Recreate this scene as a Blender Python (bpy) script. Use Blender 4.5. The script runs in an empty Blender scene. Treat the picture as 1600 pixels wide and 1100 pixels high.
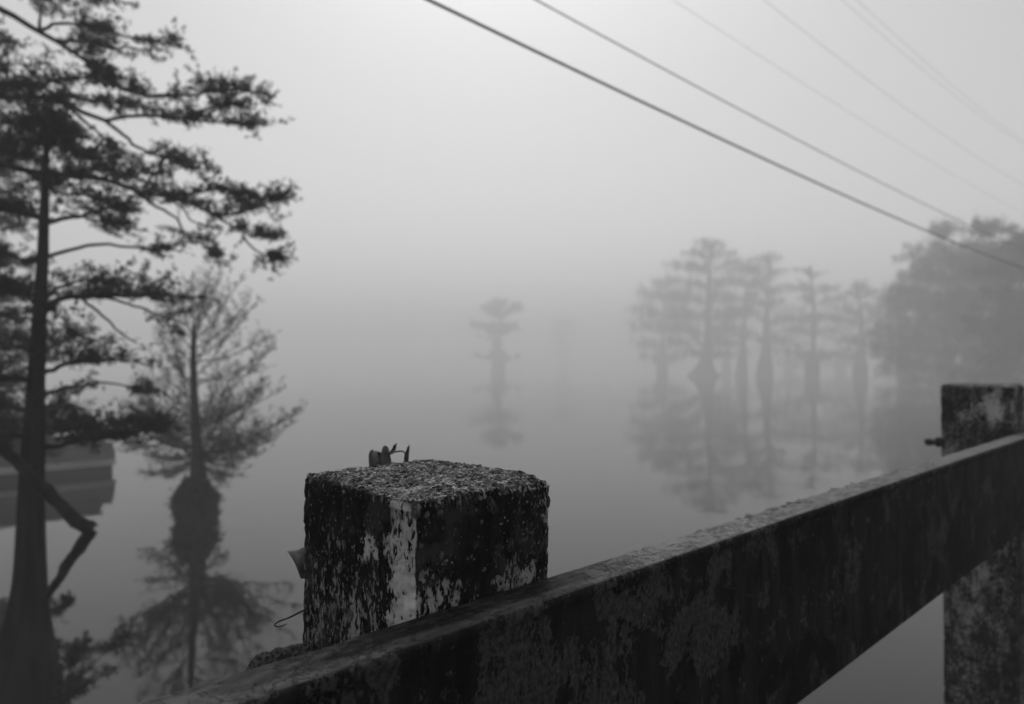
import bpy, bmesh, math, random
import numpy as np
from mathutils import Vector, Matrix, noise as mnoise

# ------------------------------------------------------------------ scene, camera, sky, sun
scene = bpy.context.scene
COL = scene.collection
W_PX, H_PX, F_PX = 1600.0, 1100.0, 1067.0
CAM_Z = 3.0                      # height of the lens above the water
HORIZON = 570.0
PITCH = math.atan((HORIZON - H_PX / 2) / F_PX)

cam_d = bpy.data.cameras.new('camera')
cam_d.sensor_width = 36.0
cam_d.lens = F_PX / W_PX * 36.0
cam_d.clip_start = 0.02
cam_d.clip_end = 3000.0
cam_d.dof.use_dof = True
cam_d.dof.focus_distance = 1.0
cam_d.dof.aperture_fstop = 2.8
cam_d.dof.aperture_blades = 7
cam = bpy.data.objects.new('camera', cam_d)
COL.objects.link(cam)
cam.location = (0, 0, CAM_Z)
cam.rotation_euler = (math.pi / 2 + PITCH, 0, 0)
scene.camera = cam

SUN_EL, SUN_AZ = math.radians(53), math.radians(-3)     # azimuth from +Y towards +X
world = bpy.data.worlds.new('World')
scene.world = world
world.use_nodes = True
wn, wl = world.node_tree.nodes, world.node_tree.links
for n_ in list(wn):
    wn.remove(n_)
w_out = wn.new('ShaderNodeOutputWorld')
w_bg = wn.new('ShaderNodeBackground')
w_sky = wn.new('ShaderNodeTexSky')
w_sky.sky_type = 'NISHITA'
w_sky.sun_disc = False
w_sky.sun_elevation = SUN_EL
w_sky.sun_rotation = SUN_AZ
w_sky.air_density = 1.0
w_sky.dust_density = 1.5
w_sky.ozone_density = 1.0
w_bw = wn.new('ShaderNodeRGBToBW')
wl.new(w_sky.outputs[0], w_bw.inputs[0])
wl.new(w_bw.outputs[0], w_bg.inputs['Color'])
w_bg.inputs['Strength'].default_value = 0.09
wl.new(w_bg.outputs[0], w_out.inputs[0])

sun_d = bpy.data.lights.new('sun', 'SUN')
sun_d.energy = 0.9
sun_d.angle = math.radians(35)
sun_d.color = (1.0, 1.0, 1.0)
sun = bpy.data.objects.new('sun', sun_d)
COL.objects.link(sun)
sun_dir = Vector((math.sin(SUN_AZ) * math.cos(SUN_EL), math.cos(SUN_AZ) * math.cos(SUN_EL), math.sin(SUN_EL)))
sun.rotation_euler = sun_dir.to_track_quat('Z', 'Y').to_euler()
sun.location = (0, 0, 60)

scene.view_settings.view_transform = 'Standard'
scene.view_settings.look = 'None'
scene.view_settings.gamma = 1.0
scene.view_settings.use_curve_mapping = False
scene.view_settings.exposure = 0.95
scene.cycles.max_bounces = 10
scene.cycles.diffuse_bounces = 3
scene.cycles.glossy_bounces = 3
scene.cycles.volume_bounces = 6
scene.cycles.use_denoising = True

# ------------------------------------------------------------------ helpers
R = np.random.default_rng(7)
CP, SP = math.cos(PITCH), math.sin(PITCH)

def at(px, py, y):
    """point at depth y (metres ahead) along the ray through a photo pixel"""
    dx, dy, dz = px - W_PX / 2, F_PX * CP - (H_PX / 2 - py) * SP, F_PX * SP + (H_PX / 2 - py) * CP
    s = y / dy
    return np.array((dx * s, y, CAM_Z + dz * s))

def ppm(y):
    return y / F_PX                       # metres per photo pixel at that depth

def nrm(v):
    v = np.asarray(v, float)
    return v / (np.linalg.norm(v, axis=-1, keepdims=True) + 1e-9)

class MB:
    """collects vertices and faces, builds one mesh object"""
    def __init__(self):
        self.v, self.q, self.t, self.n = [], [], [], 0
    def add(self, v, f):
        v = np.asarray(v, float).reshape(-1, 3)
        f = np.asarray(f, int)
        (self.q if f.shape[1] == 4 else self.t).append(f + self.n)
        self.v.append(v); self.n += len(v)
    def tube(self, pts, rad, k=6, cap=True, rough=0.0, rng=None):
        pts = np.asarray(pts, float); rad = np.asarray(rad, float)
        m = len(pts)
        tan = np.gradient(pts, axis=0); tan = nrm(tan)
        ref = np.array((0.13, 0.21, 1.0)) if abs(tan[0][2]) < 0.9 else np.array((1.0, 0.1, 0.0))
        a = nrm(np.cross(tan, ref)); b = np.cross(tan, a)
        th = np.arange(k) * 2 * math.pi / k
        rr = rad[:, None] * np.ones((m, k))
        if rough and rng is not None:
            rr = rr * (1 + rough * rng.standard_normal((m, k)))
        ring = pts[:, None, :] + rr[..., None] * (np.cos(th)[None, :, None] * a[:, None, :] + np.sin(th)[None, :, None] * b[:, None, :])
        v = ring.reshape(-1, 3)
        i, j = np.meshgrid(np.arange(m - 1), np.arange(k), indexing='ij')
        f = np.stack([i * k + j, i * k + (j + 1) % k, (i + 1) * k + (j + 1) % k, (i + 1) * k + j], -1).reshape(-1, 4)
        self.add(v, f)
        if cap:
            base = self.n - m * k
            for s in (0, (m - 1) * k):
                self.v.append(pts[0 if s == 0 else -1][None]); c = self.n; self.n += 1
                idx = base + s + np.arange(k)
                fan = np.stack([idx, np.roll(idx, -1), np.full(k, c)], -1)
                self.t.append(fan if s else fan[:, ::-1])
    def box(self, lo, hi):
        x0, y0, z0 = lo; x1, y1, z1 = hi
        v = [(x0, y0, z0), (x1, y0, z0), (x1, y1, z0), (x0, y1, z0), (x0, y0, z1), (x1, y0, z1), (x1, y1, z1), (x0, y1, z1)]
        f = [(0, 3, 2, 1), (4, 5, 6, 7), (0, 1, 5, 4), (1, 2, 6, 5), (2, 3, 7, 6), (3, 0, 4, 7)]
        self.add(v, f)
    def mesh(self, name, smooth=True):
        me = bpy.data.meshes.new(name)
        v = np.concatenate(self.v) if self.v else np.zeros((0, 3))
        q = np.concatenate(self.q) if self.q else np.zeros((0, 4), int)
        t = np.concatenate(self.t) if self.t else np.zeros((0, 3), int)
        nl = len(q) * 4 + len(t) * 3
        me.vertices.add(len(v)); me.vertices.foreach_set('co', v.ravel())
        me.loops.add(nl); me.loops.foreach_set('vertex_index', np.concatenate([q.ravel(), t.ravel()]).astype(np.int32))
        me.polygons.add(len(q) + len(t))
        st = np.concatenate([np.arange(len(q)) * 4, len(q) * 4 + np.arange(len(t)) * 3]).astype(np.int32)
        me.polygons.foreach_set('loop_start', st)
        me.polygons.foreach_set('use_smooth', np.full(len(q) + len(t), smooth))
        me.update(calc_edges=True); me.validate()
        return me
    def build(self, name, mat, parent=None, smooth=True):
        me = self.mesh(name, smooth)
        if mat: me.materials.append(mat)
        return link(name, me, parent)

def link(name, me, parent=None):
    o = bpy.data.objects.new(name, me)
    COL.objects.link(o)
    if parent is not None:
        o.parent = parent
        o.matrix_parent_inverse = parent_world(parent).inverted()
    return o

def parent_world(p):
    m = p.matrix_basis.copy()
    if p.parent is not None:
        m = parent_world(p.parent) @ p.matrix_parent_inverse @ m
    return m

def tag(o, label=None, cat=None, group=None, kind=None):
    if label: o['label'] = label
    if cat: o['category'] = cat
    if group: o['group'] = group
    if kind: o['kind'] = kind
    return o

def empty(name, loc, rz=0.0):
    o = bpy.data.objects.new(name, None)
    o.location = Vector(loc); o.rotation_euler = (0, 0, rz)
    o.empty_display_size = 0.2
    COL.objects.link(o)
    return o

# ------------------------------------------------------------------ materials (the place is seen in black and white)
def g(v): return (v, v, v, 1.0)

def mat(name, val=0.1, rough=0.8, spec=0.08):
    m = bpy.data.materials.new(name)
    m.use_nodes = True
    b = m.node_tree.nodes['Principled BSDF']
    b.inputs['Base Color'].default_value = g(val)
    b.inputs['Roughness'].default_value = rough
    b.inputs['Specular IOR Level'].default_value = spec
    return m

class NT:
    def __init__(self, m):
        self.m = m; self.n = m.node_tree.nodes; self.l = m.node_tree.links
        self.b = self.n['Principled BSDF']
        self.tc = self.n.new('ShaderNodeTexCoord')
    def put(self, sock, v):
        if hasattr(v, 'is_output') or isinstance(v, bpy.types.NodeSocket): self.l.new(v, sock)
        elif sock.type == 'RGBA': sock.default_value = (v, v, v, 1.0)
        else: sock.default_value = v
    def coords(self, scale=(1, 1, 1), loc=(0, 0, 0)):
        mp = self.n.new('ShaderNodeMapping')
        self.l.new(self.tc.outputs['Object'], mp.inputs[0])
        mp.inputs['Scale'].default_value = scale; mp.inputs['Location'].default_value = loc
        return mp.outputs[0]
    def noise(self, scale, detail=6, rough=0.6, vec=None, dist=0.0):
        t = self.n.new('ShaderNodeTexNoise')
        t.inputs['Scale'].default_value = scale; t.inputs['Detail'].default_value = detail
        t.inputs['Roughness'].default_value = rough; t.inputs['Distortion'].default_value = dist
        self.l.new(vec if vec is not None else self.tc.outputs['Object'], t.inputs['Vector'])
        return t.outputs[0]
    def voro(self, scale, vec=None, feature='F1'):
        t = self.n.new('ShaderNodeTexVoronoi'); t.feature = feature
        t.inputs['Scale'].default_value = scale
        self.l.new(vec if vec is not None else self.tc.outputs['Object'], t.inputs['Vector'])
        return t
    def math(self, op, a, b=0.0, c=0.0):
        t = self.n.new('ShaderNodeMath'); t.operation = op
        for s, v in zip(t.inputs, (a, b, c)): self.put(s, v)
        return t.outputs[0]
    def step(self, v, lo, hi, a=0.0, b=1.0):
        t = self.n.new('ShaderNodeMapRange'); t.interpolation_type = 'SMOOTHSTEP'
        self.put(t.inputs[0], v)
        for s, x in zip((1, 2, 3, 4), (lo, hi, a, b)): self.put(t.inputs[s], x)
        return t.outputs[0]
    def mix(self, f, a, b):
        t = self.n.new('ShaderNodeMix'); t.data_type = 'FLOAT'
        self.put(t.inputs[0], f); self.put(t.inputs[2], a); self.put(t.inputs[3], b)
        return t.outputs[0]
    def attr(self, name):
        t = self.n.new('ShaderNodeAttribute'); t.attribute_name = name
        return t.outputs['Fac']
    def bump(self, h, dist, strength=1.0, prev=None):
        t = self.n.new('ShaderNodeBump')
        t.inputs['Distance'].default_value = dist; t.inputs['Strength'].default_value = strength
        self.put(t.inputs['Height'], h)
        if prev is not None: self.l.new(prev, t.inputs['Normal'])
        return t.outputs[0]
    def out(self, col, rough=None, normal=None):
        self.put(self.b.inputs['Base Color'], col)
        if rough is not None: self.put(self.b.inputs['Roughness'], rough)
        if normal is not None: self.l.new(normal, self.b.inputs['Normal'])
        return self.m

def vary(name, lo, hi, scale, rough=0.85, detail=6, stretch=(1, 1, 1), bump=0.0, spec=0.08):
    m = mat(name, lo, rough, spec); t = NT(m)
    n = t.noise(scale, detail, 0.6, t.coords(stretch))
    c = t.mix(t.step(n, 0.35, 0.68), lo, hi)
    return t.out(c, None, t.bump(n, bump) if bump else None)

M_BARK = vary('cypress bark', 0.008, 0.028, 9, 0.9, 8, (1, 1, 0.12), 0.02)
M_LEAF = vary('cypress foliage', 0.02, 0.042, 1.7, 0.75)
M_LEAF_HAZED = vary('hazed far foliage', 0.09, 0.125, 0.5, 0.85)  # leaves of the fog trees, lightened so the colour carries some haze
M_BARK_HAZED = vary('hazed grey bark', 0.09, 0.16, 3, 0.9, 8, (1, 1, 0.15), 0.03)  # grey bark paled further, haze mixed into its colour
M_MOSS = vary('root moss', 0.008, 0.022, 6, 0.95)
M_CABLE = mat('cable rubber', 0.02, 0.5)
M_WIRE = vary('rusted wire', 0.015, 0.04, 90, 0.8)
M_BOLT = vary('rusted bolt', 0.012, 0.03, 60, 0.85)
M_DRYLEAF = vary('dry leaf', 0.05, 0.12, 60, 0.7)
M_PLANK = vary('grey planks', 0.07, 0.14, 5, 0.85, 6, (0.25, 1, 4), 0.004)
M_TRIM = vary('pale trim', 0.36, 0.5, 5, 0.8, 6, (0.2, 1, 3))
M_FLOAT = mat('dark float', 0.012, 0.8)
M_ASPHALT = vary('asphalt', 0.035, 0.06, 120, 0.9, 8, (1, 1, 1), 0.003)

def concrete_material():
    m = mat('lichen concrete', 0.03, 0.92, 0.05); t = NT(m)
    bias = t.attr('paint'); top = t.attr('top')
    st = t.coords((1, 1, 0.42))
    fine = t.noise(150, 7, 0.62, st)
    mid = t.noise(38, 6, 0.6, st, 0.6)
    big = t.noise(9, 4, 0.55)
    grit = t.noise(420, 3, 0.6)
    v = t.voro(120); v2 = t.voro(260)
    # flecks of lighter skin left between the black algae
    def wide(v, k): return t.math('MULTIPLY', t.math('SUBTRACT', v, 0.5), k)
    s = t.math('ADD', wide(fine, 1.9), wide(mid, 1.1))
    s = t.math('ADD', s, wide(big, 0.7))
    s = t.math('ADD', s, t.math('MULTIPLY', bias, 0.55))
    fleck = t.step(s, 0.20, 0.29)
    # small exposed grains
    sep = t.n.new('ShaderNodeSeparateColor'); t.l.new(v.outputs['Color'], sep.inputs[0])
    grain = t.math('MULTIPLY', t.step(v.outputs['Distance'], 0.30, 0.22), t.math('GREATER_THAN', sep.outputs[0], 0.66))
    grain = t.math('MULTIPLY', grain, t.step(t.noise(22, 3), 0.36, 0.55))
    dark = t.mix(t.step(mid, 0.35, 0.75), 0.004, 0.022)
    light = t.mix(grit, t.math('ADD', 0.07, t.math('MULTIPLY', bias, 0.34)), t.math('ADD', 0.20, t.math('MULTIPLY', bias, 0.40)))
    c = t.mix(fleck, dark, light)
    c = t.mix(t.math('MULTIPLY', grain, 0.8), c, t.mix(sep.outputs[1], 0.06, 0.34))
    film = t.step(t.math('ADD', wide(t.noise(26, 8, 0.7), 1.0), wide(t.noise(8, 3), 0.8)), 0.0, 0.14)
    c = t.mix(t.math('MULTIPLY', t.math('MULTIPLY', film, 0.8), t.step(bias, 0.7, 0.4)), c, t.mix(t.math('MULTIPLY', fine, fleck), t.mix(grit, 0.014, 0.07), 0.17))
    # weathered top: gritty aggregate
    tg = t.step(t.math('ADD', t.math('MULTIPLY', t.noise(170, 7, 0.78), 0.8), t.math('MULTIPLY', big, 0.2)), 0.43, 0.58)
    topc = t.mix(tg, 0.012, t.mix(t.step(t.noise(60, 4), 0.4, 0.65), 0.14, 0.55))
    c = t.mix(top, c, topc)
    h = t.math('ADD', t.math('MULTIPLY', fleck, 0.5), t.math('ADD', t.math('MULTIPLY', grain, 0.8), t.math('ADD', fine, t.math('MULTIPLY', grit, 0.4))))
    n1 = t.bump(h, 0.0032, 1.0)
    n2 = t.bump(t.math('MULTIPLY', top, t.math('SUBTRACT', 1.0, v2.outputs['Distance'])), 0.004, 1.0, n1)
    return t.out(c, 0.93, n2)
M_CONC = concrete_material()

def rail_material():
    m = mat('stained rail paint', 0.03, 0.8, 0.07); t = NT(m)
    top = t.attr('top'); seam = t.attr('seam')
    streak = t.noise(26, 6, 0.62, t.coords((1, 1, 0.16)))
    patch = t.noise(6.5, 7, 0.62, None, 0.8)
    chip = t.noise(30, 10, 0.74, t.coords((1, 1, 0.55)), 0.5)
    grit = t.noise(300, 4, 0.65)
    def wide(v, k): return t.math('MULTIPLY', t.math('SUBTRACT', v, 0.5), k)
    pit = t.noise(120, 6, 0.7, t.coords((1, 1, 0.7)))
    base = t.mix(t.step(streak, 0.33, 0.68), 0.003, 0.018)  # front tones set near-black; shade on the road side is in the colour
    lightm = t.step(t.math('ADD', t.math('ADD', wide(chip, 1.2), wide(patch, 1.9)), t.math('ADD', wide(pit, 0.6), t.math('MULTIPLY', seam, -0.09))), 0.0, 0.09)
    base = t.mix(lightm, base, t.mix(t.step(pit, 0.3, 0.7), 0.010, 0.066))
    hs = t.math('ADD', t.math('ADD', wide(t.noise(10, 8, 0.7, t.coords((1, 1, 0.55), (3, 1, 5)), 0.5), 1.1), wide(t.noise(2.6, 3, 0.5, t.coords((1, 1, 1.4), (1.3, 0, 2))), 0.5)), t.math('ADD', wide(pit, 0.25), t.math('MULTIPLY', seam, 0.06)))
    hole = t.step(hs, 0.10, 0.125)
    c = t.mix(hole, base, t.mix(pit, 0.001, 0.004))
    spk = t.voro(75); sp2 = t.n.new('ShaderNodeSeparateColor'); t.l.new(spk.outputs['Color'], sp2.inputs[0])
    speck = t.math('MULTIPLY', t.step(spk.outputs['Distance'], 0.30, 0.15), t.math('GREATER_THAN', sp2.outputs[0], 0.87))
    c = t.mix(t.math('MULTIPLY', speck, t.step(chip, 0.45, 0.6)), c, 0.11)
    # trodden, dusty top
    d = t.attr('dirt_shade')  # wet grime plus the post's shade, darkened into the top colour
    tn = t.math('ADD', t.math('MULTIPLY', t.noise(70, 6, 0.65, t.coords((0.4, 1, 1))), 0.6), t.math('MULTIPLY', patch, 0.4))
    topc = t.mix(t.step(tn, 0.33, 0.62), 0.10, 0.20)
    topc = t.mix(t.step(t.noise(180, 5, 0.7, t.coords((0.35, 1, 1))), 0.62, 0.70), topc, 0.03)
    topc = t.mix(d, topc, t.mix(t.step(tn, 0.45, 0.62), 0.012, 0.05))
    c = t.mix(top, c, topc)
    h = t.math('ADD', t.math('MULTIPLY', hole, -0.8), t.math('ADD', chip, t.math('MULTIPLY', grit, 0.25)))
    return t.out(c, 0.78, t.bump(t.math('ADD', h, t.math('MULTIPLY', lightm, 0.6)), 0.004, 1.0))
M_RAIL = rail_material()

def water_material():
    m = mat('still lake water', 0.004, 0.02, 0.5); t = NT(m)
    t.b.inputs['IOR'].default_value = 1.333
    n = t.noise(0.9, 3, 0.5, t.coords((1, 1, 1)))
    return t.out(0.004, 0.025, t.bump(n, 0.008, 0.6))
M_WATER = water_material()

# ------------------------------------------------------------------ setting: water, haze, bridge deck
WR = 750.0
b = MB()
xs = np.concatenate([[-WR], np.linspace(-60, 60, 7), [WR]])
gx, gy = np.meshgrid(xs, xs, indexing='ij'); k = len(xs)
v = np.stack([gx, gy, np.zeros_like(gx)], -1).reshape(-1, 3)
i, j = np.meshgrid(np.arange(k - 1), np.arange(k - 1), indexing='ij')
b.add(v, np.stack([i * k + j, (i + 1) * k + j, (i + 1) * k + j + 1, i * k + j + 1], -1).reshape(-1, 4))
tag(b.build('water', M_WATER, None, False), kind='structure')

U = nrm(np.array((1139.0, 1067.0, 0.0))); N = np.array((-U[1], U[0], 0.0))
ANG = math.atan2(U[1], U[0])
def rp(t, p, z):
    return U * t + N * p + np.array((0, 0, z))

POST_W, POST_D = 0.280, 0.319
POST_P = 0.774
RAIL_P0, RAIL_P1 = 0.697, 0.772
RAIL_Z0, RAIL_Z1 = CAM_Z - 0.771, CAM_Z - 0.342
DECK_Z = CAM_Z - 1.80

deck = empty('bridge_deck', rp(2, -2, DECK_Z - 0.4), ANG); tag(deck, kind='structure')
b = MB(); b.box((-9, -5, 0), (14, POST_P + 2 - 0.006, 0.4))
o = b.build('deck_slab', M_ASPHALT, deck, False); o.matrix_parent_inverse = Matrix()

# ------------------------------------------------------------------ guard posts and rail
def fbm(p, s, oct=4):
    return mnoise.fractal(Vector(p) * s, 0.6, 2.1, oct)

def blob(x, z, cx, cz, rx, rz):
    return max(0.0, 1.0 - ((x - cx) / rx) ** 2 - ((z - cz) / rz) ** 2)

def make_post_mesh(top_z, bottom_z, step, paint_fn, seed, chip=0.012):
    """square concrete post, worn arrises and a gritty top; local x along the rail, y away from the road"""
    detail_z = top_z - 0.62
    zs = np.concatenate([np.linspace(bottom_z, detail_z, 8)[:-1], np.arange(detail_z, top_z + 1e-6, step)])
    zs[-1] = top_z
    nx, ny = int(POST_W / step), int(POST_D / step)
    per = [(i / nx * POST_W, 0.0) for i in range(nx)] + [(POST_W, j / ny * POST_D) for j in range(ny)] \
        + [(POST_W - i / nx * POST_W, POST_D) for i in range(nx)] + [(0.0, POST_D - j / ny * POST_D) for j in range(ny)]
    per = np.array(per); m = len(per)
    verts = np.concatenate([np.column_stack([per, np.full(m, z)]) for z in zs])
    i, j = np.meshgrid(np.arange(len(zs) - 1), np.arange(m), indexing='ij')
    quads = np.stack([i * m + j, i * m + (j + 1) % m, (i + 1) * m + (j + 1) % m, (i + 1) * m + j], -1).reshape(-1, 4)
    # top grid shares the rim by position only on its border ring
    gx, gy = np.meshgrid(np.linspace(0, POST_W, nx + 1), np.linspace(0, POST_D, ny + 1), indexing='ij')
    base = len(verts)
    topv = np.column_stack([gx.ravel(), gy.ravel(), np.full(gx.size, top_z)])
    idx = base + np.arange(gx.size).reshape(nx + 1, ny + 1)
    tq = np.stack([idx[:-1, :-1], idx[1:, :-1], idx[1:, 1:], idx[:-1, 1:]], -1).reshape(-1, 4)
    verts = np.concatenate([verts, topv]); quads = np.concatenate([quads, tq])
    out = verts.copy(); paint = np.zeros(len(verts)); topa = np.zeros(len(verts))
    off = Vector((seed * 3.1, seed * 1.7, 0))
    for n in range(len(verts)):
        x, y, z = verts[n]
        p = Vector((x, y, z)) + off
        dx = min(x, POST_W - x); dy = min(y, POST_D - y); dz = top_z - z
        # round and break the arrises: pull in where two of the three distances are small
        rr = 0.013 + 1.5 * chip * max(0.0, fbm(p, 22, 3)) + 0.9 * chip * max(0.0, fbm(p, 60, 2))
        ax, ay, az = max(0, rr - dx), max(0, rr - dy), max(0, rr - dz)
        q = math.sqrt(ax * ax + ay * ay + az * az)
        c = Vector((x, y, z))
        if q > 1e-6:
            ctr = Vector((x + (rr - dx if x < POST_W / 2 else dx - rr) if ax else x,
                          y + (rr - dy if y < POST_D / 2 else dy - rr) if ay else y,
                          z - (rr - dz) if az else z))
            d = c - ctr
            if d.length > rr: c = ctr + d.normalized() * rr
        rough = 0.0016 * fbm(p, 90, 3) + 0.0022 * fbm(p, 25, 2)
        if dz < 1e-4 and dx > 0.004 and dy > 0.004:
            c.z += 0.0035 * fbm(p, 70, 4) + 0.004 * fbm(p, 14, 2) - 0.006 * max(0, (y - 0.2) * (x - 0.12) / 0.02) * 0.5
            topa[n] = 1.0
        else:
            if dy < 1e-4: c.y += rough * (1 if y < 0.1 else -1)
            if dx < 1e-4: c.x += rough * (1 if x < 0.1 else -1)
            topa[n] = max(0.0, 1.0 - dz / 0.007) if dz < 0.007 else 0.0
        out[n] = c
        paint[n] = paint_fn(x, y, z - top_z, p)
    mb = MB(); mb.add(out, quads)
    me = mb.mesh('shaft')
    bm = bmesh.new(); bm.from_mesh(me)
    la = bm.verts.layers.float.new('paint'); lt = bm.verts.layers.float.new('top')
    bm.verts.ensure_lookup_table()
    for n, vv in enumerate(bm.verts): vv[la] = paint[n]; vv[lt] = topa[n]
    bmesh.ops.remove_doubles(bm, verts=bm.verts, dist=0.0004)
    bm.to_mesh(me); bm.free()
    me.materials.append(M_CONC)
    me.update()
    return me

def paint_near(x, y, z, p):
    v = 0.0
    xo, yo = x, y
    y_ = y + (0.024 * fbm(p, 28, 4) + 0.012 * fbm(p, 90, 2) if x < 0.012 else 0.0)
    x_ = x + (0.024 * fbm(p, 28, 4) if y < 0.012 else 0.0)
    if x < 0.012:
        y = y_
        yo = 1.0 if yo > 0.012 else yo                                     # face towards the lake's near end: strip of old paint by the front arris
        v += 0.10 + 0.85 * blob(y, z, 0.016, -0.12, 0.046, 0.15) + 0.30 * blob(y, z, 0.09, -0.22, 0.10, 0.10)
        v += 0.9 * blob(y, z, 0.105, -0.085, 0.022, 0.035) + 0.22 * blob(y, z, 0.20, -0.22, 0.15, 0.12)
        v -= 0.35 * blob(y, z, 0.17, -0.03, 0.14, 0.06)
    y = yo
    if y < 0.012:
        x = x_
        v += 0.07 + 0.42 * blob(x, z, 0.045, -0.145, 0.065, 0.06) + 0.42 * blob(x, z, 0.195, -0.155, 0.06, 0.04)
        v -= 0.15 * blob(x, z, 0.12, -0.07, 0.15, 0.09)
        v += 0.6 * blob(x, z, 0.27, -0.05, 0.02, 0.05)
    if -0.016 < z < -0.001 and (yo < 0.012 or xo < 0.012):
        v += 0.35
    return v

def paint_far(x, y, z, p):
    v = 0.22 + 0.35 * fbm(p, 7, 2)
    if x < 0.012:
        v += 0.4 * blob(y, z, 0.07, -0.12, 0.09, 0.12) - 0.5 * blob(y, z, 0.03, -0.1, 0.03, 0.2)
        v += 0.3 * blob(y, z, 0.2, -0.9, 0.1, 0.5)
    return v

def make_post(t, top_z, step, fn, seed, label):
    e = empty('guard_post', rp(t, POST_P, CAM_Z - 2.35), ANG)
    me = make_post_mesh(top_z - (CAM_Z - 2.35), 0.0, step, fn, seed)
    o = bpy.data.objects.new('shaft', me); COL.objects.link(o); o.parent = e
    tag(e, label, 'post', 'concrete guard posts')
    return e
POST1_T, POST2_T = 0.534, 4.13
TOP1, TOP2 = CAM_Z - 0.183, CAM_Z - 0.103
post1 = make_post(POST1_T, TOP1, 0.0034, paint_near, 1, 'flaking concrete guard post with dry leaf on its flat gritty top')
post2 = make_post(POST2_T, TOP2, 0.008, paint_far, 5, 'mottled concrete guard post with rusted bolt, taller than the leaf-topped post')

def local_child(name, me, parent, loc, rot=(0, 0, 0), sc=(1, 1, 1)):
    o = bpy.data.objects.new(name, me); COL.objects.link(o)
    o.parent = parent; o.location = loc; o.rotation_euler = rot; o.scale = sc
    return o

# stones standing proud of the worn concrete
M_STONE = [vary('river stone %s' % w, a, c_, 0.9, 0.9, 8, (1, 1, 1), 0.05) for w, a, c_ in
           (('dark', 0.008, 0.04), ('grey', 0.02, 0.15), ('pale', 0.07, 0.42))]
stone_me = []
for s in range(6):
    bm = bmesh.new(); bmesh.ops.create_icosphere(bm, subdivisions=2, radius=1.0)
    for vv in bm.verts:
        vv.co *= 1 + 0.42 * mnoise.noise(vv.co * 1.1 + Vector((s * 5, 0, 0))) + 0.2 * mnoise.noise(vv.co * 2.7 + Vector((s * 3, 2, 0)))
    me = bpy.data.meshes.new('pebble'); bm.to_mesh(me); bm.free()
    me.polygons.foreach_set('use_smooth', [True] * len(me.polygons))
    me.materials.append(M_STONE[s % 3]); stone_me.append(me)
zt = TOP1 - (CAM_Z - 2.35)
rs = random.Random(3)
def pebble(x, y, z, r, face, m):
    fl = 0.42
    r *= 0.9
    sc = {'front': (r * rs.uniform(.7, 1), r * fl, r * rs.uniform(.9, 1.5)), 'left': (r * fl, r * rs.uniform(.7, 1), r * rs.uniform(.9, 1.5)),
          'top': (r * rs.uniform(.8, 1.3), r * rs.uniform(.8, 1.3), r * fl)}[face]
    rot = {'front': (0, rs.uniform(-.6, .6), 0), 'left': (rs.uniform(-.6, .6), 0, 0), 'top': (0, 0, rs.uniform(0, 3))}[face]
    local_child('pebble', stone_me[m], post1, (x, y, z), rot, sc)
for x, z, r, m in ((.150, -.029, .013, 1), (.098, -.018, .010, 1), (.066, -.014, .009, 1), (.030, -.026, .006, 2), (.053, -.025, .006, 2),
                   (.158, -.012, .009, 0), (.178, -.013, .006, 2), (.085, -.017, .006, 2), (.120, -.014, .007, 1), (.205, -.018, .006, 1),
                   (.210, -.092, .009, 4), (.188, -.094, .010, 1), (.075, -.062, .008, 1), (.020, -.064, .005, 5), (.118, -.083, .007, 4),
                   (.245, -.055, .004, 2), (.262, -.105, .014, 1), (.232, -.070, .005, 4), (.170, -.060, .004, 5), (.130, -.050, .0035, 2),
                   (.195, -.045, .004, 1), (.055, -.085, .004, 5), (.103, -.100, .0035, 2), (.270, -.040, .008, 4), (.012, -.016, .010, 2)):
    pebble(x, 0.0005, zt + z, r, 'front', m)
for n in range(26):
    pebble(rs.uniform(.01, .27), 0.0005, zt - rs.uniform(.02, .16), rs.uniform(.0018, .0035), 'front', rs.choice((1, 2, 4, 5, 2)))
for n in range(34):
    pebble(0.0005, rs.uniform(.02, .31), zt - rs.uniform(.02, .25), rs.uniform(.0015, .0035), 'left', rs.choice((1, 2, 5)))
for n in range(150):
    x, y = rs.uniform(.012, .268), rs.uniform(.012, .305)
    pebble(x, y, zt + rs.uniform(-.001, .001), rs.uniform(.0018, .0045), 'top', rs.choice((0, 1, 1, 2, 4, 3)))

# bent wire and broken ledge on the near post, bolt on the far one (world points, then parented)
def world_part(mb, name, m, parent, smooth=True):
    me = mb.mesh(name, smooth); me.materials.append(m)
    o = bpy.data.objects.new(name, me); COL.objects.link(o)
    o.parent = parent; o.matrix_parent_inverse = parent.matrix_basis.inverted()
    return o
def smooth_line(pts, n=24):
    pts = np.asarray(pts, float)
    s = np.concatenate([[0], np.cumsum(np.linalg.norm(np.diff(pts, axis=0), axis=1))]); s /= s[-1]
    m = len(pts); u = np.linspace(0, 1, n)
    ext = np.vstack([2 * pts[0] - pts[1], pts, 2 * pts[-1] - pts[-2]])
    out = []
    for a in u:
        i = min(np.searchsorted(s, a, side='right') - 1, m - 2)
        f = (a - s[i]) / (s[i + 1] - s[i] + 1e-9)
        p0, p1, p2, p3 = ext[i], ext[i + 1], ext[i + 2], ext[i + 3]
        out.append(0.5 * ((2 * p1) + (-p0 + p2) * f + (2 * p0 - 5 * p1 + 4 * p2 - p3) * f ** 2 + (-p0 + 3 * p1 - 3 * p2 + p3) * f ** 3))
    return np.array(out)
b = MB()
wl_pts = smooth_line([at(486, 949, 1.14), at(472, 955, 1.14), at(452, 965, 1.15), at(438, 970, 1.155), at(430, 975, 1.16), at(430, 978, 1.155), at(437, 979, 1.15), at(448, 975, 1.145)], 40)
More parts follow.
